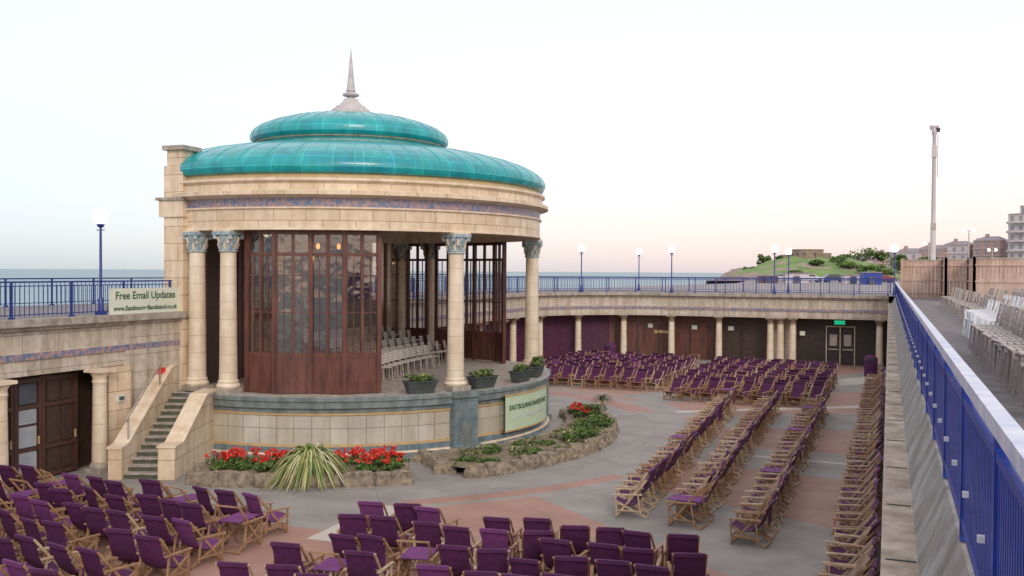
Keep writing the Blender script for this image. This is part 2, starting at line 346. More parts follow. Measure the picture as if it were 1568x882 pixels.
def column(mb,x,y,z0,z1,r,shaft,cap,base,n=20):
    mb.box((x,y,z0+.06),(r*2.7,r*2.7,.12),base)
    mb.rev([(r*1.3,z0+.12),(r*1.36,z0+.18),(r*1.25,z0+.25),(r*1.1,z0+.32)],base,(x,y),n=n)
    mb.rev([(r*1.02,z0+.3),(r,z0+.9),(r*.88,z1-.42)],shaft,(x,y),n=n)
    mb.rev([(r*.98,z1-.44),(r*.98,z1-.38),(r*.9,z1-.36),(r*.92,z1-.25),(r*1.3,z1-.1)],cap,(x,y),n=n)
    mb.box((x,y,z1-.05),(r*2.8,r*2.8,.1),cap)
mb=MB()
for y in (23.3,19.6,15.9): column(mb,-23.5,y,0,3.3,.24,creamC,creamP,stone)
for y in (47,50.5,54,57.4): column(mb,-23.5,y,0,3.3,.24,creamC,capd,stone)
for a in (180,157.5,135,112.5,90): q=polar(CC,RA+.3,a); column(mb,q[0],q[1],0,3.3,.24,creamC,capd,stone)
for x in (-11.5,-7.85,-7.15,-6.3,-.55): column(mb,x,69.9,0,3.3,.24,creamC,capd,stone)
mb.obj('terrace_columns',terr)
mb=MB()
def infill(s0,s1,m,off=1.5,z1=3.28):
    n=max(1,int((s1-s0)/1.0))
    for i in range(n):
        a=pathpt(PB,s0+(s1-s0)*i/n,off);b=pathpt(PB,s0+(s1-s0)*(i+1)/n,off)
        mb.beam((a[0],a[1],z1/2),(b[0],b[1],z1/2),.12,z1,m)
sA=17.4+RA*math.pi/2
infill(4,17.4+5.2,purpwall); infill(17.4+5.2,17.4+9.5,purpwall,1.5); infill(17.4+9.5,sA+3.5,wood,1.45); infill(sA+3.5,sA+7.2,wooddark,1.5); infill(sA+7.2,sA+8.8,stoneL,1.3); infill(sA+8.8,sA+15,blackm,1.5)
def onpath(s,off,w,h,z,m,d=.08):
    x,y,a=pathpt(PB,s,off); mb.box((x,y,z),(w,d,h),m,a)
for s in (17.4+10.5,17.4+12.2): onpath(s,1.36,.35,.3,2.45,signw)
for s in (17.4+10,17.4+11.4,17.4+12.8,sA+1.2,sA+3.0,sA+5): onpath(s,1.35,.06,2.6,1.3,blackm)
onpath(sA-.9,1.34,1.1,.22,2.0,paneled)
for s in (sA+1.5,sA+4.2): onpath(s,1.34,.4,.3,2.4,signw)
for dx in (-.95,-.02,.95): onpath(sA+11.85+dx,1.38,.06,2.7,1.35,creamP)
onpath(sA+11.85,1.38,1.96,.06,2.72,creamP)
for dx in(-.48,.48): onpath(sA+11.85+dx,1.40,.5,.8,1.75,greych); onpath(sA+11.85+dx,1.36,.7,.05,1.1,signw)
onpath(sA+11.85,-.05,.7,.28,3.08,exitg)
onpath(sA+9.3,.9,.35,.3,2.2,signw)
mb.obj('colonnade_infill',terr)
mb=MB()
xw=-24.3
mb.box((-23.75,24.2,1.64),(.45,1.0,3.28),cream)
mb.box((-24.0,26.4,2.4),(.5,3.4,4.8-.02),stoneL)
mb.box((-23.72,24.2,.15),(.55,1.1,.3),bluel)
for y0,y1,kind in [(18.2,19.4,'d'),(19.4,20.7,'d'),(20.7,21.7,'g'),(21.7,23.1,'d')]:
    yc=(y0+y1)/2;w=y1-y0
    mb.box((xw,yc,1.6),(.06,w,3.2),doorw)
    for yy in(y0+.06,y1-.06): mb.box((xw+.06,yy,1.6),(.07,.1,3.2),doorw)
    for zz in(.12,1.0,2.3,3.1): mb.box((xw+.065,yc,zz),(.07,w-.1,.12),doorw)
    if kind=='g':
        for z0,z1 in((.3,.95),(1.08,1.7),(1.78,2.22),(2.4,3.0)): mb.box((xw+.05,yc,(z0+z1)/2),(.06,.62,z1-z0),panes if z0<2.3 else winm)
    else:
        for a in(-w*.2,w*.2):
            for z0,z1 in((.25,.9),(1.1,2.2),(2.4,3.0)): mb.box((xw+.045,yc+a,(z0+z1)/2),(.06,w*.3,z1-z0),wooddark)
    mb.box((xw+.12,y1-.14,1.25),(.06,.03,.25),paneled)
mb.box((-23.7,26.3,2.95),(.12,.28,.2),redf); mb.box((-23.7,26.3,2.6),(.06,.05,.5),redf); mb.box((-23.50,24.2,2.25),(.06,.3,.25),signw); mb.box((-23.46,24.2,2.25),(.05,.2,.12),winm)
mb.obj('terrace_doors',terr)
# stairs
st=empty('stone_staircase')
mb=MB(); d=Vector((-.385,.923)).normalized(); pz=Vector((d.y,-d.x)); o=Vector((-21.45,22.95)); W=.56; Ln=4.7; ns=13
def SP(t,w,z): q=o+d*t+pz*w; return (q.x,q.y,z)
tread=mat('stair_tread',(.11,.12,.08),(.06,.07,.045),6,.8,.2)
for i in range(ns):
    t0=Ln*i/ns;t1=Ln*(i+1)/ns;z0=2.15*i/ns;z1=2.15*(i+1)/ns
    mb.face([SP(t0,-W,z0),SP(t0,W,z0),SP(t0,W,z1-.035),SP(t0,-W,z1-.035)],tread)
    mb.face([SP(t0-.03,-W,z1-.035),SP(t0-.03,W,z1-.035),SP(t0-.03,W,z1),SP(t0-.03,-W,z1)],stone)
    mb.face([SP(t0-.03,-W,z1),SP(t0-.03,W,z1),SP(t1,W,z1),SP(t1,-W,z1)],stone)
mb.face([SP(Ln,-W-.5,2.147),SP(Ln,W,2.147),SP(Ln+1.2,W,2.147),SP(Ln+1.2,-W-.5,2.147)],stone)
def flank(w0,w1,P,m):
    for w in(w0,w1): mb.face([SP(t,w,z) for t,z in P],m,[(t,z) for t,z in P])
    for k in range(len(P)):
        a=P[k];b=P[(k+1)%len(P)]; l=math.hypot(b[0]-a[0],b[1]-a[1]); mb.face([SP(a[0],w0,a[1]),SP(b[0],w0,b[1]),SP(b[0],w1,b[1]),SP(a[0],w1,a[1])],m,[(0,0),(0,l),(.5,l),(.5,0)])
flank(W,W+.52,[(-.2,0),(-.2,1.0),(.5,1.0),(3.0,2.2),(4.1,2.2),(4.95,2.2),(4.95,0)],cream)
flank(W-.03,W+.56,[(-.24,1.003),(-.24,1.07),(.52,1.07),(3.02,2.28),(4.4,2.28),(4.4,2.203),(3.0,2.203),(.5,1.003)],creamP)
flank(-W-.42,-W,[(-.15,0),(-.15,.95),(.35,1.0),(4.4,3.0),(4.8,3.0),(4.8,0)],cream)
flank(-W-.45,-W+.03,[(-.19,.953),(-.19,1.02),(.35,1.07),(4.4,3.08),(4.8,3.08),(4.8,3.003),(4.4,3.003),(.35,1.003)],creamP)
mb.beam(SP(.3,-W-.05,1.75),SP(3.6,-W-.05,3.35),.05,.05,stone)
for t,z in((.5,1.1),(3.3,2.5)): mb.beam(SP(t,-W-.05,z),SP(t,-W-.05,z+.74),.04,.04,stone)
mb.obj('steps',st)
# ------------------------------------------------------------------ bandstand
C=(-21.6,35.4); bs=empty('bandstand'); CX=-24.1
mb=MB()
mb.rev([(8.62,0,bluetile),(8.62,.16,creamP),(8.55,.16,creamP),(8.55,.22,bluetile),(8.47,.24,bluetile),(8.47,.42,paneled),(8.40,.44,paneled),(8.40,.50,panel),(8.38,.50,panel),(8.38,1.5,paneled),(8.42,1.5,paneled),(8.42,1.58,bluel),(8.44,1.6,bluel),(8.44,1.72,bluel),(8.56,1.76,bluel),(8.56,1.98,bluel),(8.62,2.0,bluel),(8.62,2.12,bluel),(8.55,2.15,stone),(0,2.15)],panel,C,n=144,clampx=CX,smooth=False)
mb.obj('stage_base',bs)
mb=MB()
CA=(-30,30,-91,91,-102,102)
for a in (-30,30,88):
    p=polar(C,8.46,a); mb.box((p[0],p[1],1.05),(.36,1.05,1.9),bluetile,rad(a)); mb.box((p[0],p[1],.12),(.62,1.25,.24),bluel,rad(a)); mb.box((p[0],p[1],.6),(.44,.5,.9),bluel,rad(a)); mb.box((p[0],p[1],2.06),(.52,1.15,.22),bluel,rad(a))
mb.obj('base_piers',bs)
mb=MB()
Rc=7.95
for a in CA:
    x,y=polar(C,Rc,a); r=.31
    mb.box((x,y,2.24),(.82,.82,.18),stone,rad(a))
    mb.rev([(.40,2.33),(.43,2.40),(.38,2.48),(.35,2.5),(.37,2.56),(r+.01,2.62),(r,3.2),(r*.9,6.95)],creamC,(x,y),n=28,ur=.3)
    mb.rev([(r-.01,7.12),(r+.03,7.15),(r,7.2),(r-.02,7.22),(r,7.45),(r+.06,7.68),(r+.04,7.73)],capm,(x,y),n=28)
    for k in range(10):
        for (zz,rr,hh_,t) in ((7.33,.30,.2,0),(7.55,.33,.22,18)):
            px,py=x+rr*math.cos(rad(k*36+t)),y+rr*math.sin(rad(k*36+t))
            qx,qy=x+(rr+.06)*math.cos(rad(k*36+t)),y+(rr+.06)*math.sin(rad(k*36+t))
            mb.beam((px,py,zz-hh_/2),(qx,qy,zz+hh_/2),.09,.05,capm if (k+int(t))%2 else creamP)
    for k in range(4):
        q=polar((x,y),.46,a+45+90*k); mb.box((q[0],q[1],7.66),(.12,.12,.14),capm,rad(a+45))
    mb.box((x,y,7.79),(.80,.80,.12),capm,rad(a)); mb.box((x,y,7.88),(.76,.76,.07),creamP,rad(a))
    mb.rev([(r*.9,6.93),(r*.905,7.13)],creamC,(x,y),n=28)
mb.obj('columns',bs)
mb=MB()
mb.rev([(7.2,8.6),(7.45,7.9,ceil),(8.2,7.9,creamP),(8.2,7.98,cream),(8.16,7.98,cream),(8.16,8.62,creamP),(8.24,8.64,creamP),(8.24,8.70,frieze),(8.17,8.72,frieze),(8.17,9.0,creamP),(8.26,9.02,creamP),(8.42,9.08,cream),(8.52,9.10,cream),(8.52,9.24,creamP),(8.30,9.30,cream),(8.26,9.32,cream),(8.26,9.56,creamP),(8.38,9.6,creamP),(8.38,9.68,creamP),(8.2,9.72,paneled),(8.15,9.86)],creamP,C,n=144,clampx=CX,smooth=False)
mb.rev([(7.2,8.6),(3,8.9),(0,9)],ceil,C,n=64,clampx=CX)
mb.obj('entablature',bs)
mb=MB()
mb.rev([(8.12,9.84),(8.30,9.9),(8.38,10.05),(8.38,10.2),(8.28,10.38),(8.05,10.58),(7.65,10.8),(7.1,11.0),(6.4,11.18),(5.5,11.36),(4.6,11.5),(3.9,11.58)],teal,C,n=144,clampx=CX,ur=8.3)
mb.rev([(3.98,11.5,stoneL),(3.98,11.62,tealR),(3.88,11.62,tealR),(3.9,11.72,stoneL),(4.02,11.76,stoneL),(4.02,11.82,tealR),(4.1,11.82)],stoneL,C,n=96,smooth=False)
mb.rev([(4.05,11.82),(4.17,11.95),(4.19,12.1),(4.1,12.3),(3.8,12.52),(3.3,12.72),(2.6,12.92),(1.8,13.04),(1.1,13.08)],teal,C,n=96,ur=4.2)
def ribs(prof_,n,w,clamp=None):
    for k in range(n):
        a=360*k/n
        for j in range(len(prof_)-1):
            p=polar(C,prof_[j][0]+.005,a);q=polar(C,prof_[j+1][0]+.005,a)
            if clamp and (p[0]<clamp or q[0]<clamp): continue
            mb.beam((p[0],p[1],prof_[j][1]+.002),(q[0],q[1],prof_[j+1][1]+.002),w,.02,tealR,up=(math.cos(rad(a)),math.sin(rad(a)),.3))
ribs([(8.38,10.05),(8.38,10.2),(8.28,10.38),(8.05,10.58),(7.65,10.8),(7.1,11.0),(6.4,11.18),(5.5,11.36),(4.6,11.5),(4.0,11.57)],50,.03,CX)
ribs([(4.17,11.95),(4.19,12.1),(4.1,12.3),(3.8,12.52),(3.3,12.72),(2.6,12.92),(1.8,13.04),(1.2,13.08)],36,.025)
mb.obj('domed_roof',bs)
mb=MB()
mb.rev([(1.2,13.0),(1.2,13.12),(1.0,13.15),(1.0,13.27),(.82,13.3),(.78,13.42),(.66,13.44),(.62,13.55),(.5,13.57),(.42,13.70),(.36,13.72),(.30,13.86),(.16,13.9),(.16,13.95),(.33,14.0),(.36,14.06),(.28,14.12),(.16,14.16),(.21,14.22),(.18,14.3),(.11,14.9),(.045,15.7),(0.0,16.1)],mat('spire_lead',(.58,.54,.52),(.42,.40,.41),4,.5),C,n=32)
mb.obj('spire',bs)
mb=MB()
for y,s in((27.75,-1),(43.05,1)):
    mb.box((-24.05,y,6.2),(.85,.9,8.1),cream); mb.box((-24.05,y,10.55),(.7,.75,.56),cream); mb.box((-24.05,y,10.9),(.95,1.0,.16),stone)
    mb.box((-24.1,y,8.7),(1.1,1.05,.6),creamP); mb.box((-24.1,y,9.05),(1.3,1.2,.1),stone)
    mb.box((-24.05,y,1.08),(.9,.95,2.14),cream)
mb.box((-24.35,35.4,9.2),(.5,14.4,2.3),stoneL)
mb.obj('end_pilasters',bs)
mb=MB()
mb.box((-24.2,34.9,5.2),(.2,13.4,6.1),wooddark)
for y in range(29,42,2): mb.box((-24.05,y,5.0),(.1,.15,5.7),wood)
mb.obj('back_wall',bs)
mb=MB(); mg=MB()
def screen(a0,a1,n,r,gl):
    for k in range(n):
        A=a0+(a1-a0)*k/n;B=a0+(a1-a0)*(k+1)/n
        rr0=r+(.12 if k%2 else -.12); rr1=r+(-.12 if k%2 else .12)
        p=Vector((*polar(C,rr0,A),0));q=Vector((*polar(C,rr1,B),0)); t=(q-p).normalized()
        def seg(f0,f1,z0,z1,w,m): a=p.lerp(q,f0);b=p.lerp(q,f1); mb.beam((a.x,a.y,(z0+z1)/2),(b.x,b.y,(z0+z1)/2),w,z1-z0,m)
        def post(f,wd,dp,z0,z1): a=p.lerp(q,f)-t*wd/2;b=p.lerp(q,f)+t*wd/2; mb.beam((a.x,a.y,(z0+z1)/2),(b.x,b.y,(z0+z1)/2),dp,z1-z0,wood)
        post(0,.16,.16,2.16,7.9); post(1,.159,.158,2.16,7.9)
        seg(.03,.97,2.18,3.5,.06,wood); seg(.03,.97,2.18,2.4,.1,wood); seg(.03,.97,3.42,3.6,.1,wood); seg(.03,.97,7.0,7.12,.09,wood); seg(.03,.97,7.75,7.9,.1,wood)
        seg(.12,.45,2.55,3.3,.085,wood); seg(.55,.88,2.55,3.3,.085,wood)
        post(.5,.11,.11,3.5,7.75)
        for f in(.25,.75): post(f,.035,.05,3.6,7.0)
        for z in(5.0,6.3): seg(.03,.97,z,z+.04,.05,wood)
        mg.face([(p.x,p.y,3.55),(q.x,q.y,3.55),(q.x,q.y,7.8),(p.x,p.y,7.8)],gl)
screen(-87,-51,4,7.7,glass); screen(51,87,4,7.7,glassc); screen(91,108,2,7.7,glassc)
mb.obj('screen_frames',bs); mg.obj('screen_panes',bs)
mb=MB()
for a in (-62,-68): 
    p=polar(C,7.0,a); mb.rev([(0,7.25),(.06,7.3),(.06,7.42),(0,7.48)],warm,p,n=10); mb.beam((p[0],p[1],7.46),(p[0],p[1],8.6),.03,.03,darkmetal)
mb.obj('ceiling_lights',bs)
l=bpy.data.lights.new('stage_light','POINT'); l.energy=40; l.color=(1,.6,.3); l.shadow_soft_size=.15
o_=bpy.data.objects.new('stage_light',l); p=polar(C,6.8,-65); o_.location=(p[0],p[1],7.0); lk(o_,bs)
def curved_text(txt,size,r,amid,z,m,parent,name):
    cu=bpy.data.curves.new(name,'FONT'); cu.body=txt; cu.size=size; cu.align_x='CENTER'; cu.offset=.006
    ob=bpy.data.objects.new(name,cu); COL.objects.link(ob); dg=bpy.context.evaluated_depsgraph_get(); dg.update()
    me=bpy.data.meshes.new_from_object(ob.evaluated_get(dg)); bpy.data.objects.remove(ob)
    for v in me.vertices:
        a=rad(amid)+v.co.x/r; v.co=Vector((C[0]+r*math.cos(a),C[1]+r*math.sin(a),z+v.co.y))
    me.materials.clear(); me.materials.append(m); o=bpy.data.objects.new(name,me); lk(o,parent)
sg=empty('bandstand_sign')
mb=MB(); mb.rev([(8.47,.5),(8.66,.5),(8.66,1.78),(8.47,1.78)],signg,C,-17,8,n=20,smooth=False); mb.rev([(8.47,.44),(8.68,.44),(8.68,.5),(8.47,.5)],paneled,C,-17.3,8.3,n=20,smooth=False); mb.rev([(8.47,1.78),(8.68,1.78),(8.68,1.83),(8.47,1.83)],paneled,C,-17.3,8.3,n=20,smooth=False); mb.obj('sign_board',sg)
curved_text('EASTBOURNE BANDSTAND',.265,8.675,-4.5,1.25,txtg,sg,'sign_lettering')
curved_text('THE BUSIEST BANDSTAND IN THE UK',.175,8.675,-4.5,.9,white,sg,'sign_small_lettering')
def flat_text(txt,size,loc,rot,m,parent,name):
    cu=bpy.data.curves.new(name,'FONT'); cu.body=txt; cu.size=size; cu.align_x='CENTER'; cu.offset=.006; cu.materials.append(m)
    ob=bpy.data.objects.new(name,cu); ob.location=loc; ob.rotation_euler=rot; lk(ob,parent)
bn=empty('railing_banner')
mb=MB(); mb.box((-23.78,25.65,5.40),(.03,3.3,.92),signw); mb.obj('banner_sheet',bn)
flat_text('Free Email Updates',.36,(-23.755,25.65,5.5),(rad(90),0,rad(90)),txtg,bn,'banner_heading')
flat_text('www.EastbourneBandstand.co.uk',.22,(-23.755,25.65,5.12),(rad(90),0,rad(90)),txtg,bn,'banner_address')
# ------------------------------------------------------------------ stage furniture
def stack_chair(m1,m2,name='stacking_chair'):
    mb=MB()
    for x in(-.22,.22):
        mb.beam((x,-.22,0),(x,-.2,.45),.03,.03,m2); mb.beam((x,.24,0),(x,.2,.45),.03,.03,m2); mb.beam((x,-.2,.42),(x,-.3,.9),.03,.03,m2); mb.beam((x,-.22,.44),(x,.22,.44),.03,.03,m2)
    for k in range(5): y=-.16+k*.09; mb.box((0,y,.465),(.42,.07,.02),m1)
    for k in range(4): z=.58+k*.09; mb.box((0,-.225-(z-.45)*.18,z),(.42,.02,.07),m1)
    return mb.mesh(name)
silver=mat('chair_silver',(.66,.61,.55),(.48,.45,.41),5,.4)
scm=stack_chair(silver,greych)
mb=MB()
for i,(x0,x1) in enumerate(((-21.2,-20.4),(-22.4,-21.2),(-23.9,-22.4))):
    mb.box(((x0+x1)/2,38.2,2.16+.11*(i+1)),(x1-x0,8.2,.22*(i+1)),wooddark)
mb.obj('stage_riser')
for i,x in enumerate((-19.0,-19.9,-20.8,-21.9,-23.0)):
    y=33.0 if i<2 else 34.4
    while y<(38.5 if i==0 else 42):
        o_=bpy.data.objects.new('stacking_chair',scm); o_.location=(x+.02*(y-38)**2-.1,y,2.16+(.22*max(0,i-1))+.002); o_.rotation_euler=(0,0,rad(-90-(38-y)*4+R.uniform(-5,5))); o_.scale=(1.1,1.1,1.1); lk(o_); y+=.66
def planter(a,r=8.15):
    x,y=polar(C,r,a); e=empty('stage_planter',(x,y,2.16)); e.rotation_euler=(0,0,rad(a))
    mb=MB(); 
    w0,w1,l0,l1,h=.17,.24,.45,.58,.42
    b=[(-w0,-l0,0),(w0,-l0,0),(w0,l0,0),(-w0,l0,0)];t=[(-w1,-l1,h),(w1,-l1,h),(w1,l1,h),(-w1,l1,h)]
    for k in range(4): mb.face([b[k],b[(k+1)%4],t[(k+1)%4],t[k]],trough)
    mb.face([(p[0]*.9,p[1]*.93,h-.05) for p in t],soil)
    for k in range(4): mb.beam(t[k],t[(k+1)%4],.05,.05,trough)
    mb.obj('trough',e)
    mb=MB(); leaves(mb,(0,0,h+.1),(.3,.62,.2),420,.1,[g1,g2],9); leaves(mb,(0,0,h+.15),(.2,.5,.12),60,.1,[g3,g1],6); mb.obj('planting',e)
for a in(-41,-22,-4,10,23): planter(a)
# ------------------------------------------------------------------ flower beds
def bed(a0,a1,ro0,ro1,ri,name):
    e=empty(name); mb=MB(); n=int((a1-a0)/1.5)
    def ro(t): return ro0+(ro1-ro0)*t-1.0*max(0,abs(t-.5)*2-.93)/.07
    for i in range(n):
        t0=i/n;t1=(i+1)/n;A=a0+(a1-a0)*t0;B=a0+(a1-a0)*t1
        for j in range(4):
            f0=j/4;f1=(j+1)/4
            P=[(*polar(C,ri+(ro(t0)-ri)*f0,A),.26+.12*math.sin(f0*3.14)),(*polar(C,ri+(ro(t1)-ri)*f0,B),.26+.12*math.sin(f0*3.14)),(*polar(C,ri+(ro(t1)-ri)*f1,B),.26+.12*math.sin(f1*3.14)),(*polar(C,ri+(ro(t0)-ri)*f1,A),.26+.12*math.sin(f1*3.14))]
            mb.face(P,soil,smooth=True)
    mb.obj('bed_soil',e)
    mb=MB()
    def stone_at(x,y,ang,L,h):
        P=[]
        for z in(0,h*.5,h):
            ring=[]
            for k in range(8):
                t=k*math.pi/4; q=1.0 if z<h else .85
                ring.append((x+math.cos(ang)*L*.58*math.cos(t)*q*R.uniform(.9,1.1)-math.sin(ang)*.2*math.sin(t)*q*R.uniform(.8,1.25),y+math.sin(ang)*L*.58*math.cos(t)*q*R.uniform(.9,1.1)+math.cos(ang)*.2*math.sin(t)*q*R.uniform(.8,1.25),z*R.uniform(.93,1.07)))
            P.append(ring)
        for a in range(2):
            for k in range(8): mb.face([P[a][k],P[a][(k+1)%8],P[a+1][(k+1)%8],P[a+1][k]],rock)
        mb.face(P[2],rock)
    A=a0
    while A<a1:
        L=R.uniform(.35,.7); t=(A-a0)/(a1-a0); r=ro(min(1,t)); p=polar(C,r,A); stone_at(p[0],p[1],rad(A+90),L,R.uniform(.34,.44)); 
        if R.random()<.5: p=polar(C,r+.06,A+.6); stone_at(p[0],p[1],rad(A+90),L*.7,R.uniform(.15,.24))
        p=polar(C,ri,A); stone_at(p[0],p[1],rad(A+90),L,R.uniform(.24,.32)); A+=math.degrees(L/r)*.92
    for A,t in((a0,0),(a1,1)):
        r=ri
        while r<ro(t): p=polar(C,r,A); stone_at(p[0],p[1],rad(A),.55,R.uniform(.32,.42)); r+=.5
    mb.obj('stone_edging',e); return e
bed(-82,-50,12.6,12.6,9.7,'flower_bed'); bed(-43.5,30,12.6,10.9,9.5,'flower_bed')
def shrub(x,y,r,h,n=500,mats=(g1,g2),name='shrub',sz=.11):
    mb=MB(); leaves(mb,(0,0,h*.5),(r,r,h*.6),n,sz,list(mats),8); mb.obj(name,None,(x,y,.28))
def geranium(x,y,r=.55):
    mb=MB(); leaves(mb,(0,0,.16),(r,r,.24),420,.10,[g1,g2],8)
    for _ in range(int(17*r/.55)):
        a=R.uniform(0,6.28);q=R.uniform(0,r*.9);cx,cy,cz=q*math.cos(a),q*math.sin(a),R.uniform(.28,.5)
        mb.beam((cx,cy,.1),(cx,cy,cz),.012,.012,g2)
        for k in range(12):
            p=Vector((cx+R.uniform(-.06,.06),cy+R.uniform(-.06,.06),cz+R.uniform(-.04,.05))); t=Vector((R.gauss(0,1),R.gauss(0,1),R.gauss(0,1))).normalized(); w=t.orthogonal().normalized()*.04; h=t.cross(w)
            mb.face([p-w,p-h,p+w,p+h],redf)
    mb.obj('red_geranium',None,(x,y,.28))
for a,r in [(-78.6,11.3),(-76.6,11.0),(-71.6,11.3),(-69.6,11.0),(-60.5,11.1),(-58,11.0),(-56,11.6),(-54.4,11.0),(-52.8,11.7),(-51.6,11.1),(17,10.0),(24,9.8)]:
    geranium(*polar(C,r,a),R.uniform(.45,.66))
for a,r,s,h in [(-78,11.9,.4,.3),(-74.5,11.8,.35,.3),(-71,11.9,.4,.3),(-67,11.3,.4,.3),(-61.5,11.6,.4,.3),(-56.5,12.1,.35,.25),(-53,12.1,.35,.25),(-40,11.6,.4,.2),(-33,10.9,.5,.3),(-27,11.6,.6,.2),(-20,11,.4,.25),(-14,11.4,.5,.4),(-9,11.4,.6,.4),(-5,11.0,.5,.3),(0,10.9,.8,.6),(3,11.2,.5,.4),(9,10.8,.7,.45),(-37,12,.4,.15),(-23,10.4,.4,.2),(18,10.5,.6,.6),(24,10.3,.6,.5)]:
    shrub(*polar(C,r,a),s,h)
mb=MB()
for _ in range(4200):
    a=R.uniform(-43,28);r=R.uniform(9.8,12.2-max(0,(a+20)*.03)); x,y=polar(C,r,a)
    if math.sin(a*.8)+math.sin(r*3+a*.5)<.1: continue
    p=Vector((x,y,.30+.1*math.sin((r-9.3)/3.2*3.14)+R.uniform(0,.07))); t=Vector((R.gauss(0,1),R.gauss(0,1),R.gauss(0,1.5))).normalized(); w=t.orthogonal().normalized()*.06*R.uniform(.6,1.2); h=t.cross(w)*.7
    mb.face([p-w,p-h,p+w,p+h],R.choice((g1,g2,g2,soil,g3,soil)))
mb.obj('ground_cover_plants')
def spiky(x,y,n,L,mats,name,z=.35,trunk=0):
    mb=MB()
    if trunk: mb.rev([(.09,-.1),(.07,trunk)],rock,(0,0),n=8)
    for i in range(n):
        a=R.uniform(0,6.28); el=R.uniform(.75,1.5); l=L*R.uniform(.7,1.15); w=.024*L*R.uniform(.7,1.2); d_=Vector((math.cos(a),math.sin(a),0)); sd=Vector((-d_.y,d_.x,0))*w
        P=[]
        for k in range(8):
            t=k/7; hr=l*math.cos(el)*t*.72+l*.22*t*t; zz=trunk+l*math.sin(el)*t*1.25-l*(1.5-.2*math.sin(el))*t*t*.85
            P.append((d_*hr+Vector((0,0,max(zz,-.28))),1-t**2*.9))
        m=R.choice(mats)
        for k in range(7):
            a_,wa=P[k];b_,wb=P[k+1]; mb.face([a_-sd*wa,a_+sd*wa,b_+sd*wb,b_-sd*wb],m)
    mb.obj(name,None,(x,y,z))
x,y=polar(C,12.0,-64.3); spiky(x,y,520,2.2,[g3,g3,g1,mat('leaf_cream',(.55,.54,.34),(.44,.44,.24),5,.6)],'variegated_flax',.3)
x,y=polar(C,10.9,12); spiky(x,y,70,1.0,[g1,g2,rock],'cordyline_palm',.3,.8)
# ------------------------------------------------------------------ deckchairs
def deckchair(can,wd,variant=0,lean=0.0):
    mb=MB(); wx=.29
    tb=-.43-lean
    for s in(-1,1):
        x=s*wx
        mb.beam((x,tb,1.0),(x,.33,0.02),.03,.045,wd)
        mb.beam((x*.9,.36,.43),(x*.9,-.45,0.02),.03,.045,wd)
        mb.beam((x*1.12,-.33,.63),(x*1.12,.40,.60),.060,.028,wd)
        mb.beam((x*1.12,.33,.60),(x*1.12,.30,.04),.03,.04,wd)
        mb.beam((x*1.12,-.22,.63),(x*1.12,-.30,.1),.03,.04,wd)
        mb.beam((x*1.12,-.34,.20),(x*1.12,.33,.20),.025,.035,wd)
    for y,z in((tb,1.0),(.36,.43),(.33,.04),(-.45,.04),(.31,.2)): mb.beam((-wx*1.1,y,z),(wx*1.1,y,z),.03,.03,wd,up=(0,0,1))
    if variant==0: pts=[(tb-.025,1.03),(tb+.05,.86),(-.34-lean*.6,.68),(-.27-lean*.3,.50),(-.14,.37),(.0,.33),(.16,.35),(.37,.45)]
    elif variant==1: pts=[(-.40,.66),(-.2,.67),(0,.655),(.2,.665),(.38,.655)]
    else: pts=[(-.455,1.03),(-.41,.9),(-.36,.74),(-.35,.5),(-.36,.30)]
    for k in range(len(pts)-1):
        a=pts[k];b=pts[k+1]; ns_=4
        for j in range(ns_):
            xa=-.275+.55*j/ns_; xb=xa+.55/ns_
            ka=0 if k==0 else 1; kb=0 if k==len(pts)-2 else 1
            f=lambda x:-.03*(1-(x/.275)**2)
            for off in(0,-.012):
                mb.face([(xa,a[0]+f(xa)*ka*.5,a[1]+f(xa)*ka+off),(xb,a[0]+f(xb)*ka*.5,a[1]+f(xb)*ka+off),(xb,b[0]+f(xb)*kb*.5,b[1]+f(xb)*kb+off),(xa,b[0]+f(xa)*kb*.5,b[1]+f(xa)*kb+off)],can,smooth=True)
    if variant!=1: mb.beam((-.275,tb-.015,1.0),(.275,tb-.015,1.0),.06,.07,can)
    return mb.mesh('deckchair')
dk=[deckchair(purple,cwood,0),deckchair(purple,cwoodL,0),deckchair(purple,cwood,0,.07),deckchair(purple2,cwood,0,.03),deckchair(purple2,cwood,1),deckchair(purple,cwood,2)]
def put(x,y,rz,wts=(5,3,3,1,.5,.6),sc=1.0):
    o_=bpy.data.objects.new('deckchair',R.choices(dk,wts)[0]); o_.location=(x,y,.003); o_.rotation_euler=(0,0,rz+rad(R.gauss(0,6))); s_=R.uniform(.96,1.05)*sc; o_.scale=(1.08*s_,1.1*s_,1.06*s_); lk(o_)
for row in range(7):
    y=19.3-row*1.22; x=-22.4+.2*(row%2)
    while x<-13.4:
        if R.random()>.06: put(x+R.uniform(-.1,.1),y+R.uniform(-.18,.18),rad(-4),(5,2,3,1.2,1.2,.6))
        x+=.82
for row in range(6):
    y=19.9-row*1.25; x=-11.3+.25*(row%2)
    while x<-3.3:
        if R.random()>.06: put(x+R.uniform(-.1,.1),y+R.uniform(-.18,.18),rad(8),(5,2,3,1.2,.8,.6))
        x+=.82
for x0,lean,y0,y1 in ((-6.35,-.035,24.6,46),(-4.75,-.02,24.2,46),(-3.05,-.0,23.2,46.5)):
    y=y0
    while y<y1:
        put(x0+lean*(y-y0)+R.uniform(-.08,.08),y,rad(90),(3,5,3,.8,.4,.8)); y+=.78
y=16.5
while y<59:
    put(-.72+R.uniform(-.04,.04),y,rad(90),(3,6,2,1,.4,.3)); y+=.76
for row in range(9):
    y=51.2+row*1.3; x=-19.6
    while x<-11.4: put(x+R.uniform(-.1,.1),y+R.uniform(-.2,.2),rad(165),(5,2,3,1.6,.9,.6)); x+=.85
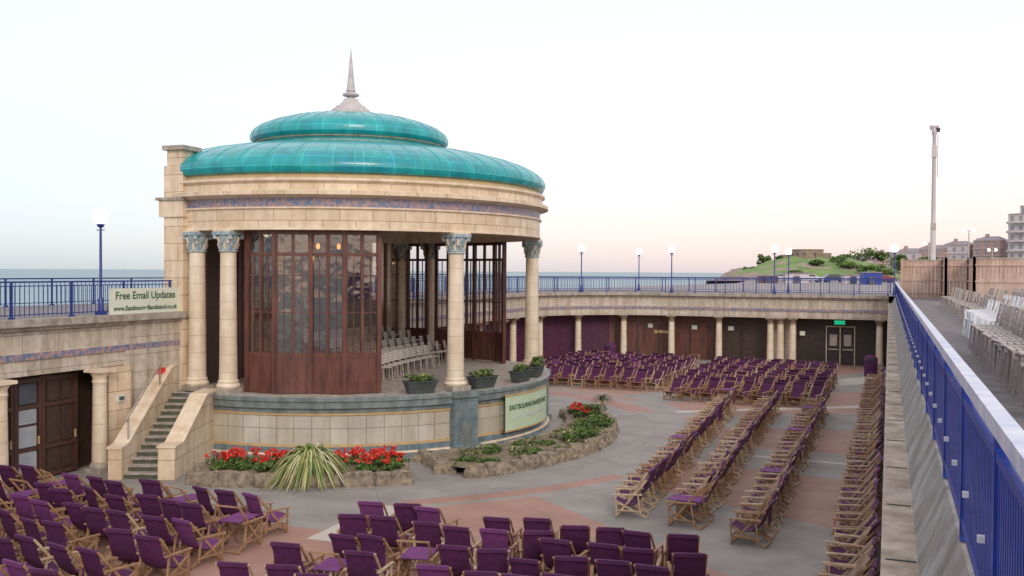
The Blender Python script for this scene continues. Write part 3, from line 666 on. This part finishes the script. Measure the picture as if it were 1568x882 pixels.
for row in range(11):
    y=47.9+row*1.3; x=-10.1
    while x<-2.7: put(x+R.uniform(-.1,.1),y+R.uniform(-.2,.2),rad(160),(5,2,3,1.6,.9,.6)); x+=.85
def bin_(x,y):
    mb=MB(); mb.rev([(.36,0),(.40,.1),(.40,.95),(.43,.97),(.43,1.05),(.38,1.2),(.22,1.32),(0,1.36)],purple,(0,0),n=20); mb.box((0,-.37,1.08),(.4,.12,.16),darkmetal); mb.obj('litter_bin',None,(x,y,0))
bin_(-18.9,67.0); bin_(-1.0,64.0)
# ------------------------------------------------------------------ railings
def railing(path,name,z0=5.0,h=1.1,sp=.17,m=blue,post=2.2,top=None,bar=.018,tw=.05,foot=True):
    e=empty(name); mb=MB(); top=top or m
    for i in range(len(path)-1):
        a=path[i];b=path[i+1]
        mb.beam((*a,z0+h),(*b,z0+h),tw,tw,top); mb.beam((*a,z0+h-.12),(*b,z0+h-.12),tw*.7,tw*.6,m); mb.beam((*a,z0+.12),(*b,z0+.12),tw*.7,tw*.6,m)
    Lt=plen(path); s=0
    while s<Lt: x,y,_=pathpt(path,s); mb.box((x,y,z0+h/2-.02),(bar,bar,h-.16),m,_); s+=sp
    s=0
    while s<=Lt:
        x,y,_=pathpt(path,s); mb.box((x,y,z0+h/2),(.06,.06,h),m,_)
        if foot: mb.box((x,y,z0+.03),(.13,.13,.06),m,_)
        s+=post
    mb.obj('rails',e); return e
railing([(-23.95,-6),(-23.95,27.1)],'blue_railing')
RB=[(-23.95,43.6),(-23.95,60.8)]+[polar(CC,8.95,180-a) for a in range(6,90,6)]+[(-15,69.75),(.3,69.75)]
railing(RB,'blue_railing',sp=.2)
railing([(-32,-6),(-32,60.8)],'blue_railing',sp=.22)
railing([polar((-15,60.8),17,180-a) for a in range(0,90,6)]+[(-15,77.8),(1.5,77.8)],'blue_railing',sp=.25)
e=railing([(.425,.6),(.425,69.7)],'blue_railing',z0=4.97,h=.93,sp=.07,m=bluebright,post=1.8,top=railtop,bar=.038,tw=.07,foot=False)
mb=MB(); y=1.9
while y<60: mb.box((.388,y,5.34),(.03,.03,.03),white,rad(0)); y+=.9  # white blocks stand in for light glinting off the rail bolts
mb.obj('rail_bolt_glints',e)
# ------------------------------------------------------------------ right wall, deck, fence
rw=MB()
capst=mat('wall_cap_render',(.64,.54,.44),(.42,.36,.30),5,.85,.3,dirt=.35); slopem=mat('wall_slope_stone',(.35,.34,.33),(.22,.22,.22),4,.8,.35,dirt=.3)
rw.sweep([(0,-6),(0,69.6)],[(0,0,stoneL),(0,4.3,creamP),(.03,4.3,creamP),(.03,4.5,capst),(-.21,4.5,slopem),(-.40,4.96,slopem),(-.55,4.96,slopem)])
for k in range(40):
    y=2+k*1.7; rw.box((.1,y,4.503),(.2,.012,.01),darkmetal)
rw.obj('seating_deck_wall')
rw=MB(); rw.face([(.55,-8,4.96),(14.2,-8,4.96),(14.2,78.4,4.96),(.55,78.4,4.96)],deckm); rw.face([(0.0,69.6,4.955),(.56,69.6,4.955),(.56,78.4,4.955),(0.0,78.4,4.955)],deckm); rw.obj('upper_deck')
fe=empty('timber_fence'); mb=MB()
FP=[(.75,64.5),(3.1,64.5),(3.1,61),(4.3,61),(4.3,57),(16,55)]
for i in range(len(FP)-1):
    a=Vector(FP[i]);b=Vector(FP[i+1]);d_=(b-a);L_=d_.length;d_/=L_; n_=int(L_/.2)
    for k in range(n_):
        p=a+d_*(k+.5)*L_/n_; mb.box((p.x,p.y,6.15+R.uniform(-.01,.01)),(L_/n_-.02,.03,2.35),fencem,math.atan2(d_.y,d_.x))
    p=(a+b)/2
    for z in(5.3,6.1,7.0): mb.box((p.x+d_.y*.04,p.y-d_.x*.04,z),(L_,.045,.1),fencem,math.atan2(d_.y,d_.x))
    mb.box((p.x,p.y,7.36),(L_+.05,.12,.06),stoneL,math.atan2(d_.y,d_.x))
    for q in(a,b): mb.box((q.x,q.y,6.2),(.14,.14,2.5),fencem)
mb.obj('boards',fe)
gcm=stack_chair(greych,greych,'slatted_chair')
def wplastic():
    mb=MB()
    for sx in(-1,1):
        mb.beam((sx*.24,-.22,0),(sx*.21,-.2,.42),.035,.035,white); mb.beam((sx*.25,.24,0),(sx*.22,.2,.42),.035,.035,white)
        mb.beam((sx*.26,-.25,.64),(sx*.26,.2,.62),.05,.02,white); mb.beam((sx*.25,.2,.62),(sx*.23,.2,.4),.03,.03,white); mb.beam((sx*.22,-.22,.42),(sx*.2,-.34,.85),.03,.03,white)
    P=[(-.22,.41),(0,.40),(.22,.43)]
    for k in range(2): mb.face([(-.23,P[k][0],P[k][1]),(.23,P[k][0],P[k][1]),(.23,P[k+1][0],P[k+1][1]),(-.23,P[k+1][0],P[k+1][1])],white,smooth=True)
    n=6
    for k in range(n):
        x0=-.21+k*.42/n+.012;x1=x0+.42/n-.024; z=.86+.05*math.sin((k+.5)/n*3.14); mb.face([(x0,-.22,.42),(x1,-.22,.42),(x1,-.34,z),(x0,-.34,z)],white)
    mb.beam((-.22,-.34,.87),(.22,-.34,.87),.03,.05,white)
    return mb.mesh('plastic_garden_chair')
wpm=wplastic()
def pc(nm,me,x,y,st_=1,sc=1.0):
    for k in range(st_):
        o_=bpy.data.objects.new(nm,me); o_.location=(x+R.uniform(-.05,.05)-k*.03,y+R.uniform(-.05,.05),4.965+k*.10); o_.rotation_euler=(0,0,rad(90+R.uniform(-8,8))); o_.scale=(sc,sc,sc); lk(o_)
y=11.0
while y<20.5: pc('slatted_chair',gcm,1.75,y,2); pc('plastic_garden_chair' if y>17 else 'slatted_chair',wpm if y>17 else gcm,2.75,y,2); y+=.56
while y<26.5: pc('plastic_garden_chair',wpm,2.0,y,1,1.0); y+=.66
y=21
while y<34: pc('plastic_garden_chair',wpm,3.1,y,1,1.0); y+=.66
y=28
while y<50:
    for x in(2.6,4.2,5.2,6.2): pc('slatted_chair',gcm,x,y)
    y+=.75
# ------------------------------------------------------------------ lamps
def lampmesh():
    mb=MB()
    mb.box((0,0,.06),(.26,.26,.12),blue); mb.rev([(.10,.12),(.09,.5),(.065,.55),(.05,.6),(.04,2.7),(.035,2.85)],blue,(0,0),n=12)
    mb.rev([(.04,2.85),(.11,2.9),(.13,2.97),(.08,3.0)],blue,(0,0),n=12)
    mb.beam((-.16,0,2.78),(.16,0,2.78),.03,.03,blue)
    mb.rev([(.08,2.98),(.18,3.04),(.23,3.14),(.24,3.22),(.22,3.33),(.15,3.43),(.05,3.47),(0,3.47)],globe,(0,0),n=20)
    return mb.mesh('street_lamp')
lm=lampmesh()
for x,y in [(-24.0,23.85),polar(CC,8.95,134),polar(CC,8.95,90),(-7.6,69.75),(.35,70.1),(-19.3,77.0),(-7.4,77.8)]:
    o_=bpy.data.objects.new('street_lamp',lm); o_.location=(x,y,5.0); lk(o_)
x,y=far(33.3,75); mb=MB()
mb.rev([(.28,0),(.28,1),(.22,1.1),(.20,5.0),(.17,5.1),(.13,12.5),(.2,12.6),(.2,12.9),(0,13.2)],render_w,(0,0),n=16)
mb.box((0,0,11.2),(.35,.5,.9),render_w); mb.box((0,0,5.3),(.4,.4,.5),greych); mb.beam((-.3,0,13.1),(.3,0,13.1),.1,.25,greych); mb.box((.25,0,12.9),(.3,.3,.3),darkmetal); mb.box((-.22,0,13.1),(.25,.25,.3),greych)
mb.beam((.25,.0,9.2),(.25,0,12.5),.05,.05,greych)
mb.obj('floodlight_mast',None,(x,y,4.96))
for X,Y,h in [(53,110,7.2),(58,132,6.4),(90,160,8),(76,150,6)]:
    x,y=far(X,Y); mb=MB(); mb.rev([(.14,0),(.09,1),(.06,h-.6)],greych,(0,0),n=10); mb.beam((-.5,0,h-.6),(.5,0,h-.6),.06,.06,greych)
    for s in(-.5,.5): mb.rev([(0,h-.75),(.16,h-.7),(.2,h-.5),(.12,h-.35),(0,h-.3)],globe,(s,0),n=10)
    mb.obj('promenade_lamp',None,(x,y,4.9))
# ------------------------------------------------------------------ town on the right
def building(X,Y,w,dep,h,fl,m,rf,name,rz):
    x,y=far(X,Y); e=empty(name,(x,y,4.9)); e.rotation_euler=(0,0,rz); mb=MB()
    mb.box((0,0,h/2),(w,dep,h),m); mb.obj('walls',e); mb=MB(); fh=h/fl
    for f in range(fl):
        n=int(w/2.4)
        for k in range(n): xx=-w/2+(k+.5)*w/n; mb.box((xx,-dep/2-.02,f*fh+fh*.5),(1.0,.12,fh*.5),winh)
        n=int(dep/2.4)
        for k in range(n): yy=-dep/2+(k+.5)*dep/n; mb.box((-w/2-.02,yy,f*fh+fh*.5),(.12,1.0,fh*.5),winh)
        mb.box((0,0,f*fh+fh*.97),(w+.5,dep+.5,.18),render_w)
        if name=='seafront_hotel': mb.box((0,-dep/2-.7,f*fh+.3),(w*.9,1.3,.7),render_w); mb.box((-w/2-.7,0,f*fh+.3),(1.3,dep*.8,.7),render_w)
    mb.obj('windows',e); mb=MB()
    P=[(-w/2,-dep/2,h+.1),(w/2,-dep/2,h+.1),(w/2,dep/2,h+.1),(-w/2,dep/2,h+.1)];Q=[(-w/2+2,0,h+rf),(w/2-2,0,h+rf)]
    mb.face([P[0],P[1],Q[1],Q[0]],roofm);mb.face([P[2],P[3],Q[0],Q[1]],roofm);mb.face([P[1],P[2],Q[1]],roofm);mb.face([P[3],P[0],Q[0]],roofm)
    for k in range(int(w/8)+1): mb.box((-w/2+3+8*k,0,h+rf),(1.2,.8,1.8),brickred)
    mb.obj('roof',e)
building(174,300,26,16,21,7,render_w,.4,'seafront_hotel',rad(-30))
building(186,320,22,14,25,8,render_w,.4,'seafront_hotel',rad(-30))
for X,Y,h,m,rz in [(171,338,13.5,brickred,-25),(163,345,12.0,render_w,-25),(155,348,10.6,brickred,-22),(147,350,9.4,render_w,-20),(139,352,8.0,brickred,-18),(131,354,6.6,render_w,-15),(123,356,5.4,brickred,-15)]:
    building(X,Y,9.0,10,h,max(2,int(h/2.6)),m,1.6,'terraced_house',rad(rz))
mb=MB()
for X,Y,z,r_,h_ in [(162,270,9.5,7,4.5),(153,278,8.2,7,3.2),(168,262,10.5,7,4.5),(145,285,7.6,6,2.6),(136,292,7.0,6,2.2),(126,298,6.6,6,1.9),(116,303,6.3,5,1.8),(108,300,6.5,5,2),(100,300,6.5,5,2),(175,255,10,7,5)]:
    x,y=far(X,Y); leaves(mb,(x,y,z),(r_,r_,h_),600,1.0,[g1,g2],9); mb.beam((x,y,4.9),(x,y,z),.4,.4,rock)
mb.obj('seafront_trees')
# ------------------------------------------------------------------ world, sun, camera
w=bpy.data.worlds.new('World'); S.world=w; w.use_nodes=True; N=w.node_tree.nodes;L=w.node_tree.links
bg=N['Background']; sky=N.new('ShaderNodeTexSky'); sky.sky_type='NISHITA'; sky.sun_disc=False
L.new(sky.outputs[0],bg.inputs[0]); bg.inputs[1].default_value=.05
tc=N.new('ShaderNodeTexCoord'); sx=N.new('ShaderNodeSeparateXYZ'); L.new(tc.outputs['Generated'],sx.inputs[0])
rp=N.new('ShaderNodeValToRGB'); cr=rp.color_ramp
cr.elements[0].position=0; cr.elements[0].color=(.66,.54,.59,1); cr.elements[1].position=1; cr.elements[1].color=(.94,.86,.84,1)
for p,c in((.02,(.76,.60,.62,1)),(.06,(.85,.69,.67,1)),(.12,(.89,.78,.77,1)),(.20,(.90,.83,.83,1)),(.32,(.88,.84,.86,1))): e_=cr.elements.new(p); e_.color=c
rl=N.new('ShaderNodeValToRGB'); cl=rl.color_ramp
cl.elements[0].position=0; cl.elements[0].color=(.46,.54,.61,1); cl.elements[1].position=1; cl.elements[1].color=(.94,.86,.84,1)
for p,c in((.03,(.54,.58,.67,1)),(.09,(.67,.67,.75,1)),(.17,(.81,.78,.82,1)),(.32,(.88,.84,.86,1))): e_=cl.elements.new(p); e_.color=c
L.new(sx.outputs[2],rp.inputs[0]); L.new(sx.outputs[2],rl.inputs[0])
mr=N.new('ShaderNodeMapRange'); mr.inputs['From Min'].default_value=-.76; mr.inputs['From Max'].default_value=-.2; L.new(sx.outputs[0],mr.inputs['Value'])
mx=N.new('ShaderNodeMix'); mx.data_type='RGBA'; L.new(mr.outputs[0],mx.inputs['Factor']); L.new(rl.outputs[0],mx.inputs['A']); L.new(rp.outputs[0],mx.inputs['B'])
b2=N.new('ShaderNodeBackground'); L.new(mx.outputs['Result'],b2.inputs[0]); b2.inputs[1].default_value=.97
ad=N.new('ShaderNodeAddShader'); L.new(bg.outputs[0],ad.inputs[0]); L.new(b2.outputs[0],ad.inputs[1]); L.new(ad.outputs[0],N['World Output'].inputs[0])
sl=bpy.data.lights.new('sun','SUN'); sl.energy=1.3; sl.angle=rad(18); sl.color=(1,.86,.74); so=bpy.data.objects.new('sun',sl)
sd=Vector((.50,-.66,.48)).normalized(); so.rotation_euler=sd.to_track_quat('Z','Y').to_euler(); lk(so)
sky.sun_elevation=math.asin(sd.z); sky.sun_rotation=math.atan2(sd.x,sd.y)
cam=bpy.data.cameras.new('camera'); co=bpy.data.objects.new('camera',cam); lk(co); cam.lens=36*1450/1568; cam.sensor_width=36; cam.clip_start=.05; cam.clip_end=60000
co.matrix_world=Matrix.Translation((0,0,6.5))@Matrix.Rotation(TH,4,'Z')@Matrix.Rotation(rad(89.0),4,'X')@Matrix.Rotation(rad(.33),4,'Z')
S.camera=co
S.view_settings.view_transform='Standard'; S.view_settings.look='None'; S.view_settings.exposure=0
